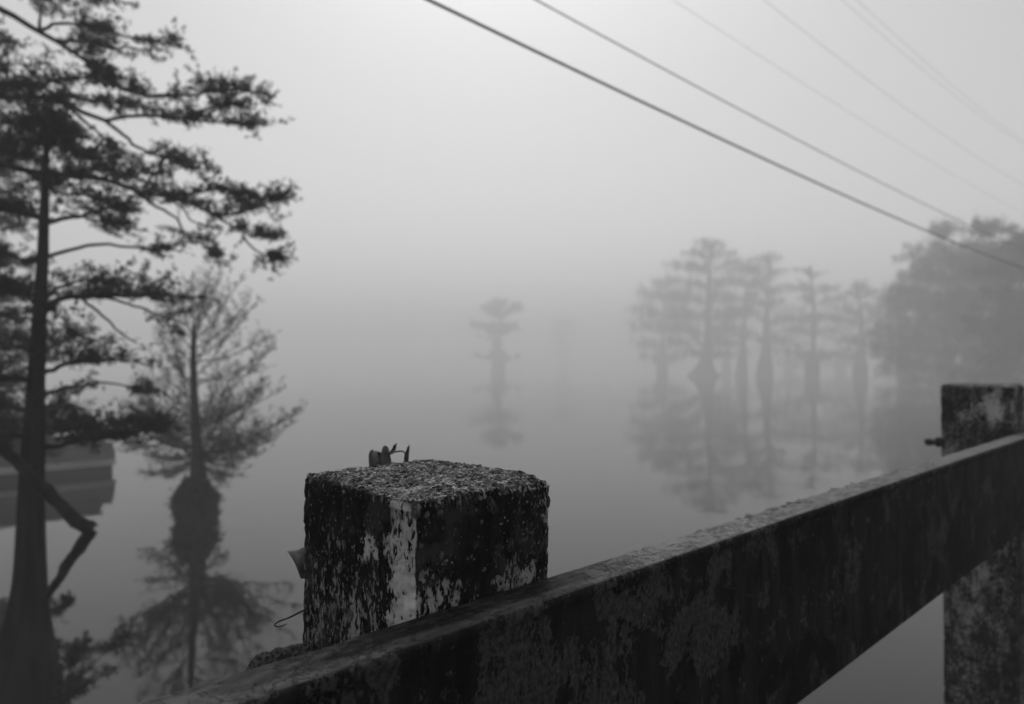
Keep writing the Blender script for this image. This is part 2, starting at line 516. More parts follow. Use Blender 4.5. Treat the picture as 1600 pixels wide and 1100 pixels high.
b.tube(wl_pts, np.linspace(0.0019, 0.0009, 40), 6)
world_part(b, 'bent_wire', M_WIRE, post1)

b = MB()
n_l = 26
vs, fs = [], []
for i in range(n_l):
    f = i / (n_l - 1)
    px = 488 - f * 110
    top = 1004 + 26 * f ** 1.6 + 5 * mnoise.noise(Vector((f * 9, 0, 3))) + 3 * mnoise.noise(Vector((f * 30, 1, 3))) + (22 * max(0, f - .8) * 5)
    for jj, (yy, dy) in enumerate(((1.10, 90), (1.095, 30), (1.10, 2), (1.125, 0), (1.16, 3), (1.165, 90))):
        vs.append(at(px, top + dy, yy) + 0.002 * np.array(mnoise.noise_vector(Vector((f * 40, jj, 7)))))
for i in range(n_l - 1):
    for jj in range(5):
        fs.append((i * 6 + jj, (i + 1) * 6 + jj, (i + 1) * 6 + jj + 1, i * 6 + jj + 1))
b.add(vs, fs)
world_part(b, 'broken_ledge', vary('crumbled mortar', 0.02, 0.13, 160, 0.95, 8, (1, 1, 1), 0.004), post1)

b = MB()
bc = at(1466, 691, 3.60); d_out = -U * 0.6 - N * 0.0 + np.array((-0.3, 0, 0.0)); d_out = nrm(np.array((-1.0, -0.15, 0.02)))
b.tube([bc + d_out * -0.03, bc, bc + d_out * 0.05], [0.011, 0.011, 0.011], 10)
bolt = world_part(b, 'bolt', M_BOLT, post2)
b = MB()
b.tube([bc + d_out * 0.040, bc + d_out * 0.066], [0.020, 0.020], 6)
b.tube([bc + d_out * -0.012, bc + d_out * 0.004], [0.026, 0.026], 12)
nut = world_part(b, 'nut', M_BOLT, post2, False)
bolt_in = nut.matrix_parent_inverse.copy()
nut.parent = bolt; nut.matrix_parent_inverse = Matrix()
nut.matrix_basis = Matrix()

# the rail: one long board with a small lip along its top front edge
rail = empty('guard_rail', rp(2.0, RAIL_P0, RAIL_Z0), ANG)
tag(rail, 'long dark guard rail beam with peeling stained paint fixed to the concrete posts', 'rail')
T0, T1 = -2.6, 12.0
ts = np.unique(np.concatenate([np.arange(T0, -0.3, 0.1), np.arange(-0.3, 3.2, 0.01), np.arange(3.2, T1 + 0.05, 0.08)]))
TH, HH = RAIL_P1 - RAIL_P0, RAIL_Z1 - RAIL_Z0
prof = [(0.004, 0.0)] + [(0.0, z) for z in np.linspace(0.006, HH - 0.030, 20)] + [(-0.001, HH - 0.022), (-0.005, HH - 0.017), (-0.006, HH - 0.006), (-0.003, HH - 0.001), (0.003, HH)] \
    + [(p, HH) for p in np.linspace(0.010, TH - 0.008, 8)] + [(TH - 0.002, HH - 0.002), (TH, HH - 0.010), (TH, 0.2), (TH, 0.004), (TH - 0.004, 0.0)]
prof = np.array(prof); k = len(prof)
V = np.zeros((len(ts), k, 3)); topA = np.zeros((len(ts), k)); seamA = np.zeros((len(ts), k)); dirtShadeA = np.zeros((len(ts), k))
SEAM = 1.455
for i, t_ in enumerate(ts):
    for j, (p_, z_) in enumerate(prof):
        q = Vector((t_, p_ * 3, z_))
        top = z_ > HH - 0.0005
        dz = 0.0
        if top:
            dz = 0.0012 * fbm(q, 40, 3)
            if p_ > TH - 0.02: dz -= 0.004 * max(0, fbm(q, 25, 3))
        dp = 0.0012 * fbm(q, 20, 3) if p_ < 0.002 else (-0.0045 * max(0, fbm(q, 22, 4)) if p_ > TH - 0.004 and z_ > HH - 0.02 else 0)
        if p_ < 0.001 and z_ < HH - 0.02 and t_ > SEAM: dp += 0.004
        V[i, j] = (t_ - 2.0, p_ + dp, z_ + dz)
        topA[i, j] = 1.0 if z_ > HH - 0.004 and p_ > -0.002 else 0.0
        seamA[i, j] = 1.0 if t_ > SEAM else (-0.35 if t_ < 1.25 else 0.4)
        w = max(0.0, 1 - abs((t_ - (POST1_T + 0.05)) / 0.42)) ** 0.5 if abs(t_ - POST1_T - 0.05) < 0.42 else 0.0  # stain and painted post shade, fading out along the rail
        dirtShadeA[i, j] = min(1.0, 1.3 * w) * (1.0 if p_ > 0.02 else 0.75)
mb = MB()
i, j = np.meshgrid(np.arange(len(ts) - 1), np.arange(k), indexing='ij')
mb.add(V.reshape(-1, 3), np.stack([i * k + j, (i + 1) * k + j, (i + 1) * k + (j + 1) % k, i * k + (j + 1) % k], -1).reshape(-1, 4))
mb.add(V[0], [tuple(range(k))[a:a + 3] for a in range(0, 0)] or [(0, 1, k - 1)])
mb.add(V[-1], [(0, k - 1, 1)])
me = mb.mesh('beam')
extra = len(me.vertices) - topA.size
for nm, arr in (('top', topA), ('seam', seamA), ('dirt_shade', dirtShadeA)):
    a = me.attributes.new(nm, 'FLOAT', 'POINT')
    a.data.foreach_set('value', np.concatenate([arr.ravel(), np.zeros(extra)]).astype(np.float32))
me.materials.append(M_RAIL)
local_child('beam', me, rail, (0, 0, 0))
# curling flakes of paint and dirt along the back edge of the top
flake_m = vary('paint flake', 0.08, 0.2, 80, 0.85)
flake_me = []
for s in range(4):
    bm = bmesh.new(); bmesh.ops.create_grid(bm, x_segments=4, y_segments=3, size=1.0)
    for vv in bm.verts:
        x, y = vv.co.x, vv.co.y
        vv.co.x += 0.35 * mnoise.noise(Vector((x * 2, y * 2, s)))
        vv.co.y += 0.35 * mnoise.noise(Vector((x * 2, y * 2, s + 9)))
        vv.co.z = 0.35 * (y + 1) ** 2 * 0.35 + 0.12 * mnoise.noise(Vector((x * 2, y, s + 4)))
    g_ = bmesh.ops.solidify(bm, geom=bm.faces[:], thickness=0.12)
    me = bpy.data.meshes.new('paint_flake'); bm.to_mesh(me); bm.free(); me.materials.append(flake_m); flake_me.append(me)
for n in range(60):
    t_ = rs.gauss(1.75, 0.28) if n < 42 else rs.uniform(0.9, 2.6)
    s = rs.uniform(0.003, 0.009) * (1 if n < 42 else 0.6)
    local_child('paint_flake', flake_me[n % 4], rail, (t_ - 2.0, TH - rs.uniform(0.001, 0.016) * (1 if n < 42 else 2), HH - 0.001), (rs.uniform(-.2, .2), rs.uniform(-.2, .2), rs.uniform(-.6, .6)), (s * 1.8, s * 0.8, s * 0.7))

# ------------------------------------------------------------------ dry leaves caught on the near post
def sheet(rows, name, m, thick=0.0006):
    """thin curled leaf from a grid of points"""
    rows = np.asarray(rows, float); a, c = rows.shape[:2]
    nn = np.zeros_like(rows)
    du = np.gradient(rows, axis=0); dv = np.gradient(rows, axis=1)
    nn = nrm(np.cross(du, dv))
    mb = MB()
    i, j = np.meshgrid(np.arange(a - 1), np.arange(c - 1), indexing='ij')
    f = np.stack([i * c + j, (i + 1) * c + j, (i + 1) * c + j + 1, i * c + j + 1], -1).reshape(-1, 4)
    mb.add(rows.reshape(-1, 3) + nn.reshape(-1, 3) * thick / 2, f)
    mb.add(rows.reshape(-1, 3) - nn.reshape(-1, 3) * thick / 2, f[:, ::-1])
    return mb

def leaf_rows(outline, y0, curl, cols=7):
    """outline: list of (px_left, py_left, px_right, py_right) from bottom to top"""
    rows = []
    o = np.array(outline, float)
    u = np.linspace(0, len(o) - 1, 12)
    o = np.stack([np.interp(u, np.arange(len(o)), o[:, q]) for q in range(4)], -1)
    for i, (xl, yl, xr, yr) in enumerate(o):
        f = i / (len(o) - 1)
        rows.append([at(xl + (xr - xl) * c, yl + (yr - yl) * c + 3.0 * f * mnoise.noise(Vector((c * 6, f * 4, y0 * 9))), y0 + curl * math.sin(c * math.pi) * (0.4 + f) + 0.02 * f)
                     for c in np.linspace(0, 1, cols)])
    return rows

leaf = empty('dry_leaf', at(600, 722, 1.29)); tag(leaf, 'curled dry leaf lying on top of the flaking concrete post', 'leaf', 'dry leaves caught on the post')
world_part(sheet(leaf_rows([(577, 733, 612, 729), (576, 712, 611, 716), (578, 704, 604, 711), (582, 703, 592, 706)], 1.285, 0.03), 'blade', None), 'blade', M_DRYLEAF, leaf)
world_part(sheet(leaf_rows([(592, 731, 612, 728), (596, 706, 609, 708), (598, 698, 607, 700), (601, 696, 604, 697)], 1.30, -0.02), 'blade', None), 'blade', M_DRYLEAF, leaf)
world_part(sheet(leaf_rows([(604, 712, 614, 709), (607, 708, 618, 703), (612, 702, 620, 695), (616, 695, 620, 692)], 1.30, 0.015), 'blade', None), 'blade', M_DRYLEAF, leaf)
b = MB()
b.tube(smooth_line([at(607, 709, 1.30), at(618, 706, 1.30), at(628, 705, 1.295), at(634, 708, 1.29)], 14), np.linspace(0.0020, 0.0014, 14), 6)
world_part(b, 'stalk', M_DRYLEAF, leaf)
world_part(sheet(leaf_rows([(631, 724, 638, 722), (632, 710, 639, 708), (635, 703, 640, 699), (637, 698, 640, 695)], 1.29, 0.012), 'blade', None), 'blade', M_DRYLEAF, leaf)

leaf2 = empty('dry_leaf', at(470, 905, 1.19)); tag(leaf2, 'folded dry leaf wedged against the side of the flaking concrete post', 'leaf', 'dry leaves caught on the post')
world_part(sheet(leaf_rows([(471, 904, 482, 904), (463, 884, 482, 884), (456, 868, 482, 870), (450, 862, 484, 858), (448, 862, 484, 855)], 1.165, 0.02), 'blade', None), 'blade', M_DRYLEAF, leaf2)
b = MB(); b.tube(smooth_line([at(452, 864, 1.165), at(462, 880, 1.172), at(471, 903, 1.178)], 10), np.linspace(0.001, 0.0018, 10), 5)
world_part(b, 'midrib', M_DRYLEAF, leaf2)

# ------------------------------------------------------------------ overhead cables running along the bridge
def cable(pix, p_off, dia, label):
    tz = []
    for px, py in pix:
        d = at(px, py, 1.0) - np.array((0, 0, CAM_Z))
        s = p_off / (d @ N)
        q = d * s
        tz.append((q @ U, CAM_Z + q[2]))
    tz = np.array(tz)
    co = np.polyfit(tz[:, 0], tz[:, 1], 2)
    lo, hi = tz[:, 0].min(), tz[:, 0].max()
    t = np.concatenate([np.linspace(lo - 14, lo, 8)[:-1], np.linspace(lo, hi, 40), np.linspace(hi, hi + 30, 16)[1:]])
    z = np.polyval(co, t)
    z = np.where(t > hi, np.polyval(co, hi) + (t - hi) * np.polyval(np.polyder(co), hi), z)
    z = np.where(t < lo, np.polyval(co, lo) + (t - lo) * np.polyval(np.polyder(co), lo), z)
    b = MB(); b.tube(U[None] * t[:, None] + N[None] * p_off + np.array((0, 0, 1.0))[None] * z[:, None], np.full(len(t), dia / 2), 8)
    tag(b.build('power_cable', M_CABLE), label, 'cable', 'overhead cables along the bridge')
cable([(670, 0), (1120, 214), (1600, 419)], 5.0, 0.030, 'thickest and lowest black overhead cable')
cable([(838, 0), (1120, 152), (1600, 389)], 5.3, 0.017, 'mid-grey overhead cable next above the thickest one')
cable([(1052, 0), (1280, 146), (1600, 333)], 7.0, 0.0065, 'very faint thin overhead wire between the thick cables and the wire pair')
cable([(1194, 0), (1400, 158), (1600, 289)], 7.4, 0.0085, 'thin grey overhead wire below the close pair of wires')
cable([(1316, 0), (1480, 140), (1600, 226)], 7.8, 0.0085, 'lower wire of the close pair of thin overhead wires')
cable([(1339, 0), (1490, 135), (1600, 222)], 8.2, 0.0095, 'topmost wire of the close pair of thin overhead wires')

# ------------------------------------------------------------------ trees
def sprays(mb, pos, dr, size, rng, n=5, wid=0.22):
    """feathery leaf sprays: n narrow leaflets along each short axis"""
    pos = np.asarray(pos, float).reshape(-1, 3); dr = nrm(np.asarray(dr, float).reshape(-1, 3)); m = len(pos)
    if m == 0: return
    size = np.broadcast_to(np.asarray(size, float), (m,))
    a = nrm(np.cross(dr, rng.standard_normal((m, 3))))
    for j in range(n):
        s = (1 if j % 2 else -1)
        base = pos + dr * (size * (j / n) * 0.8)[:, None]
        d = nrm(dr * 0.75 + a * s * 0.8 + 0.35 * rng.standard_normal((m, 3))) if j < n - 1 else dr
        L = size * (0.62 - 0.3 * j / n) * rng.uniform(0.7, 1.25, m)
        side = nrm(np.cross(d, rng.standard_normal((m, 3)))) * (L * wid)[:, None]
        mid = base + d * (L * 0.5)[:, None]; tip = base + d * L[:, None]
        v = np.stack([base, mid + side, tip, mid - side], 1).reshape(-1, 3)
        mb.add(v, np.arange(m * 4).reshape(m, 4))

def interp_line(pts, s):
    pts = np.asarray(pts, float)
    d = np.concatenate([[0], np.cumsum(np.linalg.norm(np.diff(pts, axis=0), axis=1))])
    u = np.atleast_1d(s) * d[-1]
    p = np.stack([np.interp(u, d, pts[:, q]) for q in range(3)], -1)
    e = 0.02 * d[-1]
    p2 = np.stack([np.interp(np.minimum(u + e, d[-1]), d, pts[:, q]) for q in range(3)], -1)
    p1 = np.stack([np.interp(np.maximum(u - e, 0), d, pts[:, q]) for q in range(3)], -1)
    return p, nrm(p2 - p1)

def leafy_branch(tree, pts, r0, r1, rng, twigs=30, s0=0.15, s1=1.0, tl=(0.10, 0.32), up=0.35, spray=0.055, gap=0.022, name='branch', bark=None, foliage=True, sub=3, flat=1.0, droop=0.0, leafmat=None, clump=True):
    """woody branch with twigs; its leaf sprays are the sub-part foliage"""
    line = smooth_line(pts, 18)
    ln = np.linalg.norm(np.diff(line, axis=0), axis=1).sum()
    line[1:-1] += 0.006 * min(1, ln) * rng.standard_normal((16, 3))
    wood = MB(); wood.tube(line, np.linspace(r0, r1, 18), 7)
    pos, dr = [], []
    # clumped along the branch so that gaps stay open
    cl = rng.uniform(s0, s1, max(2, int(twigs / 4.5)))
    for q in range(twigs):
        s = float(np.clip(cl[rng.integers(len(cl))] + 0.03 * rng.standard_normal(), s0, 1.0)) if clump else float(rng.uniform(s0, s1))
        (p,), (tg,) = interp_line(line, s)
        h = rng.standard_normal(3); h[2] *= 0.35
        d = nrm(0.75 * tg + 0.75 * flat * h + np.array((0, 0, up * rng.uniform(0.2, 1.6))))
        L = rng.uniform(*tl) * (1.15 - 0.4 * s)
        mid = p + d * L * 0.5; tip = p + d * L + np.array((0, 0, (0.12 - droop) * L))
        tw = np.array([p, mid, tip])
        wood.tube(tw, [max(0.0016, r1 * 0.6), 0.0014, 0.0008], 3, False)
        lines = [tw]
        for w in range(sub):
            f = rng.uniform(0.3, 1.0)
            bp = p + (tip - p) * f
            d2 = nrm(d * 0.7 + 0.8 * rng.standard_normal(3) * np.array((1, 1, 0.5)) + np.array((0, 0, 0.2 - droop)))
            l2 = L * rng.uniform(0.3, 0.6)
            tw2 = np.array([bp, bp + d2 * l2 * 0.5, bp + d2 * l2]); lines.append(tw2)
            wood.tube(tw2, [0.0012, 0.001, 0.0006], 3, False)
        for tw_ in lines:
            l_ = np.linalg.norm(tw_[-1] - tw_[0])
            m = max(2, int(l_ / gap))
            ss = rng.uniform(0.15, 1.0, m)
            pp, tt = interp_line(tw_, ss)
            pos.append(pp); dr.append(nrm(tt * 0.7 + 0.9 * rng.standard_normal((m, 3)) + np.array((0, 0, 0.1 - droop))))
    o = wood.build(name, bark or M_BARK, tree)
    if foliage and pos:
        fo = MB(); pos = np.concatenate(pos); dr = np.concatenate(dr)
        sprays(fo, pos, dr, spray * rng.uniform(0.6, 1.3, len(pos)), rng)
        fo.build('foliage', leafmat or M_LEAF, o, False)
    return o

def px_line(pix, y):
    """pixels with a common depth, or (px,py,depth)"""
    return [at(p[0], p[1], p[2] if len(p) > 2 else y) for p in pix]

def trunk_obj(tree, pix, y, k=16, name='trunk', rough=0.05, flute=0.0, seed=0, ns=50, bark=None):
    """pix: (px, py, half width in px) from top to foot"""
    pts = np.array([at(a, c_, y) for a, c_, _ in pix]); rad = np.array([r for _, _, r in pix]) * ppm(y)
    d = np.concatenate([[0], np.cumsum(np.linalg.norm(np.diff(pts, axis=0), axis=1))]); d /= d[-1]
    u = np.linspace(0, 1, ns)
    pts = np.stack([np.interp(u, d, pts[:, q]) for q in range(3)], -1); rad = np.interp(u, d, rad)
    ker = np.array([1, 2, 3, 2, 1.0]) / 9
    rad = np.convolve(np.pad(rad, 2, 'edge'), ker, 'valid')
    mb = MB(); mb.tube(pts, rad, k)
    v = np.concatenate(mb.v)
    if flute:
        c = pts[np.minimum(np.arange(len(v)) // k, ns - 1)]
        off = v - c; off[:, 2] = 0
        th = np.arctan2(off[:, 1], off[:, 0])
        w = np.clip((np.arange(len(v)) // k) / (ns - 1), 0, 1) ** 2
        v = v + off * (flute * w * np.sin(5 * th + seed))[:, None]
        mb.v = [v]
    return mb.build(name, bark or M_BARK, tree)

# --- young cypress whose trunk shows in full beside the bridge
YA = 5.8
rng = np.random.default_rng(11)
treeA = empty('cypress_tree', at(28, 1122, YA)); tag(treeA, 'young bald cypress with flared trunk and a snapped branch bent like an elbow', 'tree', 'cypress trees beside the bridge')
trunk_obj(treeA, [(74, 205, 2), (72, 235, 4.5), (70, 300, 6), (67, 400, 8), (62, 480, 9.5), (60, 520, 10.5), (56, 600, 12), (53, 680, 15.5), (49, 760, 17.5), (48, 830, 19.5), (47, 900, 22), (44, 960, 28), (38, 1020, 42), (31, 1080, 58), (26, 1122, 74), (24, 1150, 84)], YA, 18, flute=0.10)
PA = ppm(YA)
brA = [
    # pixel line (last value depth), r0 px, twigs, s0, s1, up
    ([(70, 350), (105, 340, 5.7), (133, 336, 5.6), (180, 320, 5.5), (214, 308, 5.5)], 4, 26, .25, 1, .5),
    ([(70, 402), (110, 390, 5.9), (153, 382, 6.0), (205, 386, 6.1), (252, 389, 6.2), (300, 378, 6.3), (335, 396, 6.3)], 3.2, 20, .30, 1, .15),
    ([(66, 484), (91, 469, 5.7), (145, 462, 5.6), (204, 461, 5.5), (273, 462, 5.5), (345, 469, 5.4)], 5, 62, .08, .72, .45),
    ([(66, 470), (90, 452, 5.9), (120, 438, 6.0), (160, 442, 6.1), (190, 455, 6.2)], 3, 34, .1, 1, .3),
    ([(160, 463, 5.6), (218, 480, 5.55), (255, 494, 5.5), (292, 508, 5.5)], 2.2, 8, .5, 1, .1),
    ([(64, 585), (102, 569, 5.8), (153, 563, 5.75), (196, 565, 5.7), (232, 572, 5.7)], 4, 46, .1, 1, .6),
    ([(62, 560), (85, 540, 5.9), (120, 525, 6.0), (150, 535, 6.1)], 2.5, 30, .2, 1, .4),
    ([(60, 618), (90, 610, 5.8), (120, 603, 5.75), (167, 598, 5.7), (213, 607, 5.7)], 3.6, 20, .12, 1, .1),
    ([(58, 640), (85, 632, 5.9), (105, 640, 5.95), (118, 655, 6.0)], 2.5, 24, .1, 1, .2),
    ([(54, 704), (80, 698, 5.8), (109, 692, 5.8), (150, 686, 5.85), (182, 682, 5.9), (235, 672, 6.0)], 4.5, 96, .15, 1, .5),
    ([(54, 690), (80, 676, 6.0), (120, 668, 6.1), (170, 664, 6.2), (215, 662, 6.2)], 3, 60, .2, 1, .3),
    # left side and towards / away from the viewer
    ([(70, 345), (40, 335, 5.9), (10, 328, 6.0), (-50, 315, 6.2)], 4.5, 40, .1, 1, .4),
    ([(70, 290), (95, 285, 5.5), (120, 268, 5.3), (150, 262, 5.2)], 3, 40, .1, 1, .4),
    ([(71, 260), (50, 245, 6.0), (20, 240, 6.1), (-30, 236, 6.2)], 3, 50, .1, 1, .4),
    ([(72, 240), (85, 222, 5.7), (100, 212, 5.6), (125, 215, 5.5)], 2.5, 48, .0, 1, .4),
    ([(72, 235), (60, 215, 5.9), (45, 200, 5.9), (20, 190, 5.9)], 2.5, 40, .0, 1, .4),
    ([(73, 215), (75, 195, 5.8), (80, 180, 5.8)], 2, 34, .0, 1, .5),
    ([(67, 400), (40, 408, 6.0), (15, 395, 6.1), (-40, 380, 6.3)], 4.5, 30, .15, 1, .1),
    ([(63, 470), (40, 455, 5.9), (10, 450, 6.0), (-40, 440, 6.1)], 4, 56, .1, 1, .2),
    ([(58, 600), (35, 592, 5.7), (5, 590, 5.6), (-50, 600, 5.5)], 4.5, 40, .2, 1, .1),
    ([(55, 650), (30, 640, 5.9), (0, 634, 6.0), (-45, 630, 6.1)], 4, 46, .1, 1, .3),
    ([(55, 690), (25, 680, 5.7), (0, 690, 5.6), (-40, 695, 5.5)], 4, 50, .1, 1, .3),
    ([(62, 500), (72, 490, 5.2), (85, 480, 4.9)], 3, 12, .4, 1, .2),
    ([(60, 560), (45, 540, 6.4), (35, 530, 6.9)], 3, 30, .2, 1, .2),
]
for pix, r0, tw, s0, s1, up in brA:
    leafy_branch(treeA, px_line(pix, YA), r0 * PA, 0.9 * PA, rng, int(tw * .88), s0, s1, up=up, droop=0.12, spray=0.048)
# bare broken twig and the snapped limb
leafy_branch(treeA, px_line([(127, 466, 5.6), (150, 484, 5.6), (171, 503, 5.6), (190, 522, 5.6), (213, 536, 5.6)], YA), 2.4 * PA, 1.0 * PA, rng, 3, .6, 1, (0.04, 0.1), foliage=False, name='bare_twig')
b = MB()
limb = np.array(px_line([(2, 698, 5.62), (36, 730, 5.6), (62, 757, 5.58), (91, 786, 5.56), (122, 816, 5.55), (138, 824, 5.55), (142, 830, 5.55), (133, 843, 5.55), (112, 872, 5.58), (90, 907, 5.62), (72, 936, 5.66)], YA))
lr = np.array([8, 8.5, 9.5, 9, 9.5, 10.5, 10.5, 9.5, 8, 6.5, 4.5]) * PA
uu = np.linspace(0, 1, 60); dd = np.concatenate([[0], np.cumsum(np.linalg.norm(np.diff(limb, axis=0), axis=1))]); dd /= dd[-1]
limb2 = np.stack([np.interp(uu, dd, limb[:, q]) for q in range(3)], -1)
wob = np.array([mnoise.noise_vector(Vector((a_ * 14, 2.5, 0))) for a_ in uu])
limb2 += wob * 0.010
b.tube(limb2, np.interp(uu, dd, lr) * (1 + 0.16 * np.array([mnoise.noise(Vector((a_ * 17, 7, 1))) for a_ in uu])), 9, True, 0.06, rng)
for q in range(9):                                    # splinters at the break
    p0 = at(138 + rng.uniform(-5, 4), 827 + rng.uniform(-5, 6), 5.55)
    b.tube([p0, p0 + np.array((rng.uniform(0, .05), rng.uniform(-.03, .03), rng.uniform(-.03, .04)))], [0.008, 0.001], 4)
for q in (0.2, 0.36, 0.72, 0.85):                     # stubs of lost twigs
    p0 = limb2[int(q * 59)]
    b.tube([p0, p0 + np.array((rng.uniform(-.02, .06), rng.uniform(-.05, .05), rng.uniform(.03, .09)))], [0.012, 0.005], 5)
b.build('snapped_branch', M_BARK, treeA)
leafy_branch(treeA, px_line([(75, 950, 5.7), (92, 955, 5.7), (105, 948, 5.7)], YA), 1.5 * PA, 0.6 * PA, rng, 14, .2, 1, (0.05, 0.12), name='leafy_shoot')

for pix in ([(80, 1100), (118, 1062), (160, 1025), (202, 990)], [(85, 1110), (120, 1080), (150, 1062), (185, 1050)], [(78, 1090), (100, 1050), (115, 1030), (130, 1010)]):  # added leafy shoots standing in for foliage mirrored in the water
    leafy_branch(treeA, px_line(pix, 5.75), 1.6 * PA, 0.6 * PA, rng, 30, .15, 1, (0.05, 0.16), up=.2, name='leafy_shoot', spray=0.05)
# --- bigger cypress with its trunk left of the view, long limbs reaching in
YB = 6.8
rng = np.random.default_rng(23)
treeB = empty('cypress_tree', at(-150, 1041, YB)); tag(treeB, 'tall bald cypress reaching long sloping leafy limbs over the water', 'tree', 'cypress trees beside the bridge')
trunk_obj(treeB, [(-146, -420, 5), (-146, -200, 10), (-147, 0, 15), (-148, 300, 20), (-149, 600, 25), (-150, 820, 32), (-150, 950, 50), (-150, 1041, 85), (-150, 1070, 95)], YB, 16, flute=0.12)
PB = ppm(YB)
brB = [
    ([(-146, -70), (-40, -40, 6.6), (60, -14, 6.5), (120, -4, 6.5), (168, 4, 6.5)], 5, 60, .45, 1, .2),
    ([(-146, -45), (-60, -12, 6.7), (0, 13, 6.6), (38, 34, 6.6), (61, 50, 6.55), (95, 69, 6.5), (134, 95, 6.5), (153, 115, 6.45), (195, 141, 6.4), (230, 148, 6.4), (272, 148, 6.4)], 7, 70, .62, 1, .35),
    ([(61, 50, 6.55), (80, 42, 6.7), (110, 36, 6.8), (160, 46, 6.9), (210, 60, 6.95), (262, 68, 7.0)], 3, 66, .25, 1, .25),
    ([(88, 62, 6.5), (130, 66, 6.4), (170, 73, 6.3), (240, 78, 6.3)], 2.5, 36, .2, 1, .2),
    ([(61, 50, 6.55), (63, 25, 6.6), (66, 5, 6.6)], 3, 12, .3, 1, .3),
    ([(195, 141, 6.4), (250, 152, 6.4), (300, 148, 6.5), (355, 140, 6.6), (412, 145, 6.6)], 2.6, 60, .2, 1, .35),
    ([(-146, 100), (-60, 140, 6.7), (0, 152, 6.6), (60, 152, 6.6), (100, 160, 6.6), (130, 175, 6.6), (165, 189, 6.6), (185, 184, 6.6), (230, 180, 6.6), (290, 186, 6.6), (330, 191, 6.6), (416, 196, 6.6)], 6.5, 84, .68, 1, .45),
    ([(-40, 140, 6.6), (20, 135, 6.5), (80, 128, 6.4), (130, 122, 6.4), (165, 128, 6.4)], 3, 90, .1, 1, .15),
    ([(0, 152, 6.6), (50, 152, 6.7), (100, 150, 6.8), (150, 158, 6.9), (210, 162, 6.9)], 4.5, 90, .0, 1, .1),
    ([(280, 186, 6.6), (310, 176, 6.6), (340, 165, 6.6), (385, 160, 6.6)], 2.2, 34, .2, 1, .3),
    ([(165, 189, 6.6), (195, 213, 6.6), (230, 238, 6.55), (258, 247, 6.5), (290, 262, 6.5), (325, 266, 6.5)], 3, 42, .48, 1, .4),
    ([(100, 162, 6.6), (140, 195, 6.8), (170, 225, 6.9), (185, 240, 6.9)], 3, 30, .0, 1, .1),
    ([(-146, 190), (-60, 235, 6.7), (0, 256, 6.6), (69, 271, 6.6), (172, 282, 6.6), (214, 302, 6.6), (267, 308, 6.55), (313, 325, 6.5), (344, 340, 6.5), (378, 367, 6.5), (405, 366, 6.5), (428, 368, 6.5)], 7, 120, .38, 1, .4),
    ([(150, 280, 6.6), (200, 272, 6.6), (250, 268, 6.6), (300, 262, 6.6)], 2.5, 46, .1, 1, .3),
    ([(267, 308, 6.55), (310, 300, 6.5), (350, 298, 6.5), (372, 308, 6.5)], 2.3, 44, .1, 1, .25),
    ([(340, 338, 6.5), (385, 330, 6.45), (420, 315, 6.4), (452, 298, 6.4)], 2.4, 46, .1, 1, .2),
    ([(378, 367, 6.5), (392, 385, 6.5), (410, 396, 6.5), (436, 408, 6.5)], 1.8, 26, .3, 1, .2),
    ([(214, 302, 6.6), (245, 322, 6.6), (272, 338, 6.6), (290, 366, 6.6), (315, 382, 6.6), (340, 398, 6.6)], 2.6, 26, .6, 1, .3),
    ([(267, 310, 6.6), (290, 330, 6.7), (300, 345, 6.8), (345, 358, 6.8)], 1.8, 8, .5, 1, .1),
    ([(-146, 280), (-60, 310, 6.6), (0, 322, 6.5), (35, 332, 6.4), (62, 345, 6.4)], 6, 50, .3, 1, .3),
    ([(0, 262, 6.6), (30, 240, 6.8), (60, 226, 7.0), (100, 232, 7.1), (140, 250, 7.2), (175, 270, 7.3)], 4, 110, .0, 1, .3),
    ([(-20, 245, 6.7), (20, 215, 6.9), (50, 195, 7.0), (90, 205, 7.1)], 3, 70, .0, 1, .3),
    ([(40, 268, 6.6), (90, 300, 6.5), (140, 305, 6.4), (190, 330, 6.4)], 3, 50, .1, 1, .3),
    ([(100, 330, 6.6), (150, 345, 6.5), (205, 348, 6.4)], 2.2, 36, .0, 1, .1),
    ([(-60, 40, 6.8), (-20, 58, 6.9), (24, 68, 7.0)], 2.5, 26, .3, 1, .2),
    ([(-60, 90, 6.8), (-10, 98, 6.9), (40, 102, 7.0), (66, 108, 7.0)], 2.5, 26, .3, 1, .2),
    ([(-148, 380), (-70, 390, 6.8), (-20, 400, 6.9), (20, 412, 7.0)], 5, 50, .3, 1, .3),
    ([(-148, 500), (-70, 480, 6.8), (-20, 490, 6.9), (25, 500, 7.0)], 5, 50, .3, 1, .3),
    ([(-149, 620), (-70, 640, 6.8), (-10, 660, 6.9), (20, 672, 7.0)], 5, 50, .3, 1, .3),
]
for pix, r0, tw, s0, s1, up in brB:
    leafy_branch(treeB, px_line(pix, YB), r0 * PB, 0.8 * PB, rng, int(tw * .86), s0, s1, up=up, droop=0.12, tl=(0.10, 0.30), spray=0.050)

